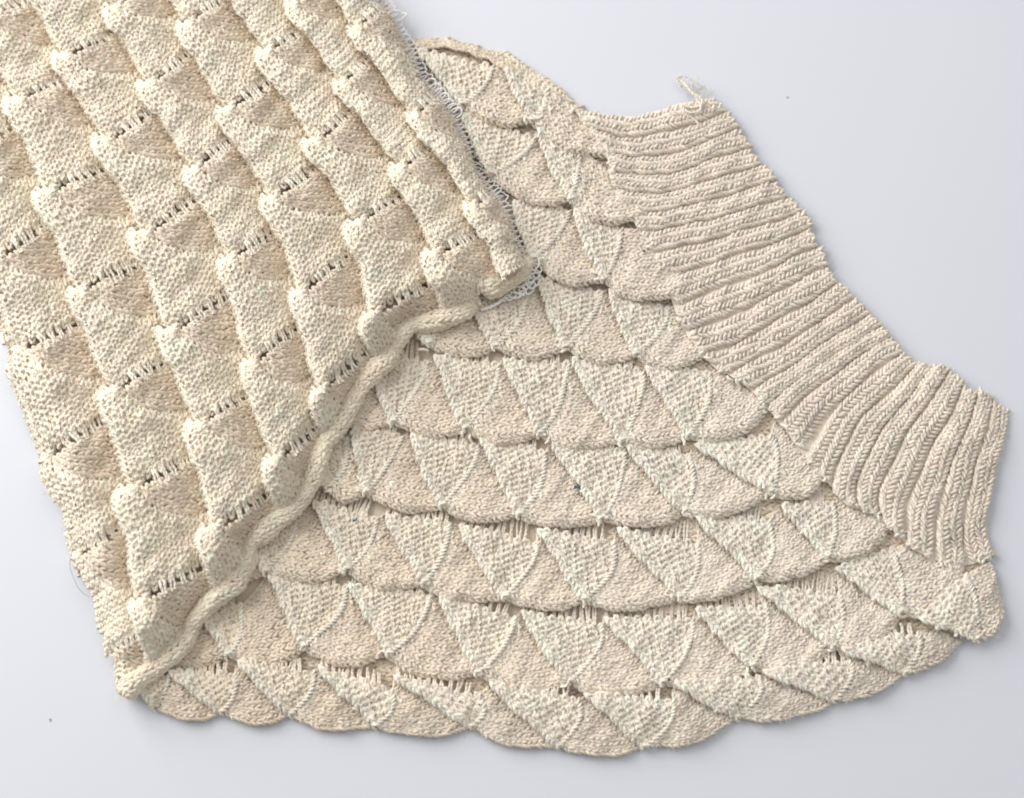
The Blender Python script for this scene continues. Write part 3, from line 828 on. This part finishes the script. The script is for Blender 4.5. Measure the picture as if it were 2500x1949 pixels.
def at_serge(l, off):
    x, y = np.interp(l, dd, A[:, 0]), np.interp(l, dd, A[:, 1]); x2, y2 = np.interp(l + 2, dd, A[:, 0]), np.interp(l + 2, dd, A[:, 1])
    x1, y1 = np.interp(l - 2, dd, A[:, 0]), np.interp(l - 2, dd, A[:, 1])
    t = np.array([x2 - x1, y2 - y1]); t /= np.hypot(*t) + 1e-9
    return np.array([x + t[1] * off, y - t[0] * off])          # + = outward (up-right)
WH = (0.84, 0.83, 0.82)
step = 13.0; nl = int(tot / step)
rail = []; zr = []
for i in range(nl):
    l = i * step
    big = 1.0 if 250 < l < 345 else (rng.random() ** 3) * 1.1
    o = 6 + rng.normal(0, 3.5)
    rail.append(at_serge(l, o)); zr.append(36 + rng.normal(0, 1.5))
    rail.append(at_serge(l + step * .5, o + 4 + 10 * big)); zr.append(36 + 4 * big)
px_curve(sg, rail, zr, 2.0, WH, step=3, K=5)
inner = [at_serge(i * step, -30 + rng.normal(0, 2)) for i in range(nl)]
px_curve(sg, inner, [55 + rng.normal(0, 1.5) for _ in inner], 1.5, WH, step=4, K=5)
for i in range(nl - 1):
    l = i * step
    a = at_serge(l, -30); b = at_serge(l + step * .9, 6); c = at_serge(l + step * 1.1, -29)
    px_curve(sg, [a, (a + b) / 2 + rng.normal(0, 1.5, 2), b], [54, 50, 37], 1.5, WH, step=5, K=5)
    px_curve(sg, [b, (b + c) / 2 + rng.normal(0, 1.5, 2), c], [37, 49, 54], 1.5, WH, step=5, K=5)
for q in range(7):                                            # loose loops standing off the edge
    l = 255 + q * 15
    p = at_serge(l, 2); t = at_serge(l + 10, 2) - at_serge(l - 10, 2); t /= np.hypot(*t); o = np.array([t[1], -t[0]])
    th = np.linspace(-0.4, np.pi + .4, 12)
    lp = [p + t * 11 * -math.cos(a) + o * 15 * math.sin(a) for a in th]
    px_curve(sg, lp, 54 + 6 * np.sin(th), 2.0, WH, step=3, K=5)
# chain tail
tail = catmull(np.array([(1296, 640, 0), (1302, 668, 0), (1296, 700, 0), (1272, 712, 0), (1240, 728, 0), (1205, 744, 0), (1168, 756, 0)], float), 2)[:, :2]
td = np.concatenate([[0], np.cumsum(np.hypot(*np.diff(tail, axis=0).T))])
def at_tail(l):
    l = min(max(l, 0), td[-1]); p = np.array([np.interp(l, td, tail[:, 0]), np.interp(l, td, tail[:, 1])])
    q = np.array([np.interp(min(l + 2, td[-1]), td, tail[:, 0]), np.interp(min(l + 2, td[-1]), td, tail[:, 1])]) - np.array([np.interp(l - 2, td, tail[:, 0]), np.interp(l - 2, td, tail[:, 1])])
    q /= np.hypot(*q) + 1e-9
    return p, q, np.array([-q[1], q[0]])
for ph in (0.0, 2.1, 4.2):
    pts = []; zs = []
    for s_ in np.arange(0, td[-1], 3.0):
        p, t, n_ = at_tail(s_); w = 15 * (1 - sm((s_ - 60) / 90)) + 2.5
        pts.append(p + n_ * w * math.sin(s_ * 0.13 + ph) + t * 5 * math.sin(s_ * .26 + ph)); zs.append(52 - 14 * sm(s_ / 60) + 3 * math.cos(s_ * 0.13 + ph))
    px_curve(sg, pts, zs, 2.0, WH, step=3, K=5)
for q in range(6):
    p, t, n_ = at_tail(18 + q * 14); th = np.linspace(0, 2 * np.pi, 14); rr = 9 - q * .7
    px_curve(sg, [p + n_ * ((-1) ** q * 5 + rr * math.cos(a)) + t * rr * 1.2 * math.sin(a) for a in th], 46 - q * 1.5 + 2 * np.sin(th), 1.9, WH, step=3, K=5)
ob = sg.build("overlock_thread", THREAD, garment)
ob["label"] = "loose white overlock thread looping along the cut edge"

# ------------------------------------------------------------------ frayed yarn end at the cuff corner
fr = MB()
px_curve(fr, [(1706, 300), (1670, 276), (1664, 258), (1690, 262), (1712, 252), (1708, 236), (1690, 224), (1668, 205), (1658, 190)], [30, 36, 38, 39, 38, 36, 34, 28, 24], 3.6, tuple(CREAMW), step=5, hair=6, hl=16)
px_curve(fr, [(1664, 262), (1680, 274), (1702, 272), (1708, 258), (1700, 240)], [37, 41, 42, 41, 38], 3.2, tuple(CREAMW * 1.04), step=5, hair=6, hl=14)
for q in range(26):
    b = np.array([1690, 222]) + rng.normal(0, 1, 2) * np.array([20, 7]); a = -math.pi / 2 + rng.normal(0, 0.7); ln = rng.uniform(12, 42)
    e = b + np.array([math.cos(a), math.sin(a)]) * ln
    px_curve(fr, [b, (b + e) / 2 + rng.normal(0, 5, 2), e], [26, 24, 14 + 8 * rng.random()], rng.uniform(0.35, .9), tuple(CREAMW), step=5, K=4)
px_curve(fr, [(1662, 214), (1656, 200), (1660, 188), (1690, 194), (1716, 208), (1727, 222)], [26, 28, 28, 28, 26, 22], 1.4, tuple(CREAMW), step=4, hair=2, hl=10)
ob = fr.build("frayed_yarn_end", YARN, garment)
ob["label"] = "frayed white yarn end at the corner of the cuff"

# ------------------------------------------------------------------ metallic flecks spun into the yarn
fl = MB()
src = [o for o in bpy.data.objects if o.type == 'MESH' and o.name.split('.')[0] in ("knit_fan", "rib", "scale")]
for o in src:
    nm = o.name.split('.')[0]; me = o.data; n = len(me.vertices)
    cnt = {"knit_fan": 26, "rib": 30, "scale": 9}[nm]
    co = np.zeros(n * 3, np.float32); me.vertices.foreach_get("co", co); co = co.reshape(-1, 3) + WORLD_AT[o.name]
    nr_ = np.zeros(n * 3, np.float32); me.vertices.foreach_get("normal", nr_); nr_ = nr_.reshape(-1, 3)
    idx = rng.integers(0, n, cnt * 6); idx = idx[nr_[idx, 2] > 0.55][:cnt]
    if len(idx) == 0: continue
    p = co[idx] + nr_[idx] * 0.4 * U; a = rng.normal(0, 1, (len(idx), 3)); nn = nr_[idx] + rng.normal(0, .35, (len(idx), 3)); nn /= np.linalg.norm(nn, axis=1, keepdims=True)
    t = np.cross(nn, a); t /= np.linalg.norm(t, axis=1, keepdims=True); b = np.cross(nn, t)
    L = rng.uniform(1.2, 3.0, (len(idx), 1)) * U; w = rng.uniform(.5, .9, (len(idx), 1)) * U
    V = np.stack([p - t * L - b * w, p + t * L - b * w, p + t * L + b * w, p - t * L + b * w], 1)
    fl.add(V, np.arange(len(idx) * 4).reshape(-1, 4), np.array([1, .9, .7]))
ob = fl.build("metallic_flecks", GLINT, garment); ob["kind"] = "stuff"

# ------------------------------------------------------------------ lint lying on the knit
def lint(name, x, y, z, mat, label, n, sx, sy, ang, r, grp=None):
    mb = MB(); ca, sa = math.cos(ang), math.sin(ang)
    for i in range(n):
        u, v = rng.normal(0, .45) * sx, rng.normal(0, .45) * sy; a = ang + rng.normal(0, .5); ln = rng.uniform(.4, .9) * sx
        p = np.array([x + u * ca - v * sa, y + u * sa + v * ca]); e = np.array([math.cos(a), math.sin(a)]) * ln
        px_curve(mb, [p - e, p + rng.normal(0, 1.2, 2), p + e], [z + rng.uniform(0, 3)] * 3, r, (1, 1, 1), step=4, K=5)
    o = mb.build(name, mat); o["label"] = label; o["category"] = "lint"
lint("lint_fleck", 1411, 1196, 32, TEAL, "dark teal lint fleck on a scale of the body", 22, 11, 4, 0.75, 1.1)
lint("lint_fleck", 867, 1269, 24, BLUE, "tiny bright blue lint fleck beside the rolled edge", 7, 6, 2, -0.7, 1.3)
lint("lint_fleck", 1571, 609, 34, TEAL, "tiny dark lint speck beside the ribbed cuff", 6, 4, 3, 0.4, 1.1)
hb = MB()
px_curve(hb, [(176, 1358), (174, 1385), (182, 1420), (196, 1445), (214, 1458)], [40, 44, 44, 46, 50], 0.4, (1, 1, 1), step=4, K=5)
h = hb.build("hair_strand", DARK); h["label"] = "single dark hair strand at the flap's outer fold"; h["category"] = "hair"

for x, y, lab in ((1922, 238, "tiny dark dust speck on bare tabletop beside the frayed cuff corner"), (1190, 1786, "tiny dark dust speck on tabletop just below the scalloped hem"), (118, 1760, "tiny dark dust speck on tabletop below the folded flap's corner")):
    mb = MB()
    for q in range(3):
        p = np.array([x, y]) + rng.normal(0, 1.2, 2); e = rng.normal(0, 1.6, 2)
        px_curve(mb, [p - e, p + rng.normal(0, .5, 2), p + e], [0.8, 1.2, 0.8], 0.35, (1, 1, 1), step=2, K=5)
    o = mb.build("dust_speck", DARK); o["label"] = lab; o["category"] = "dust"
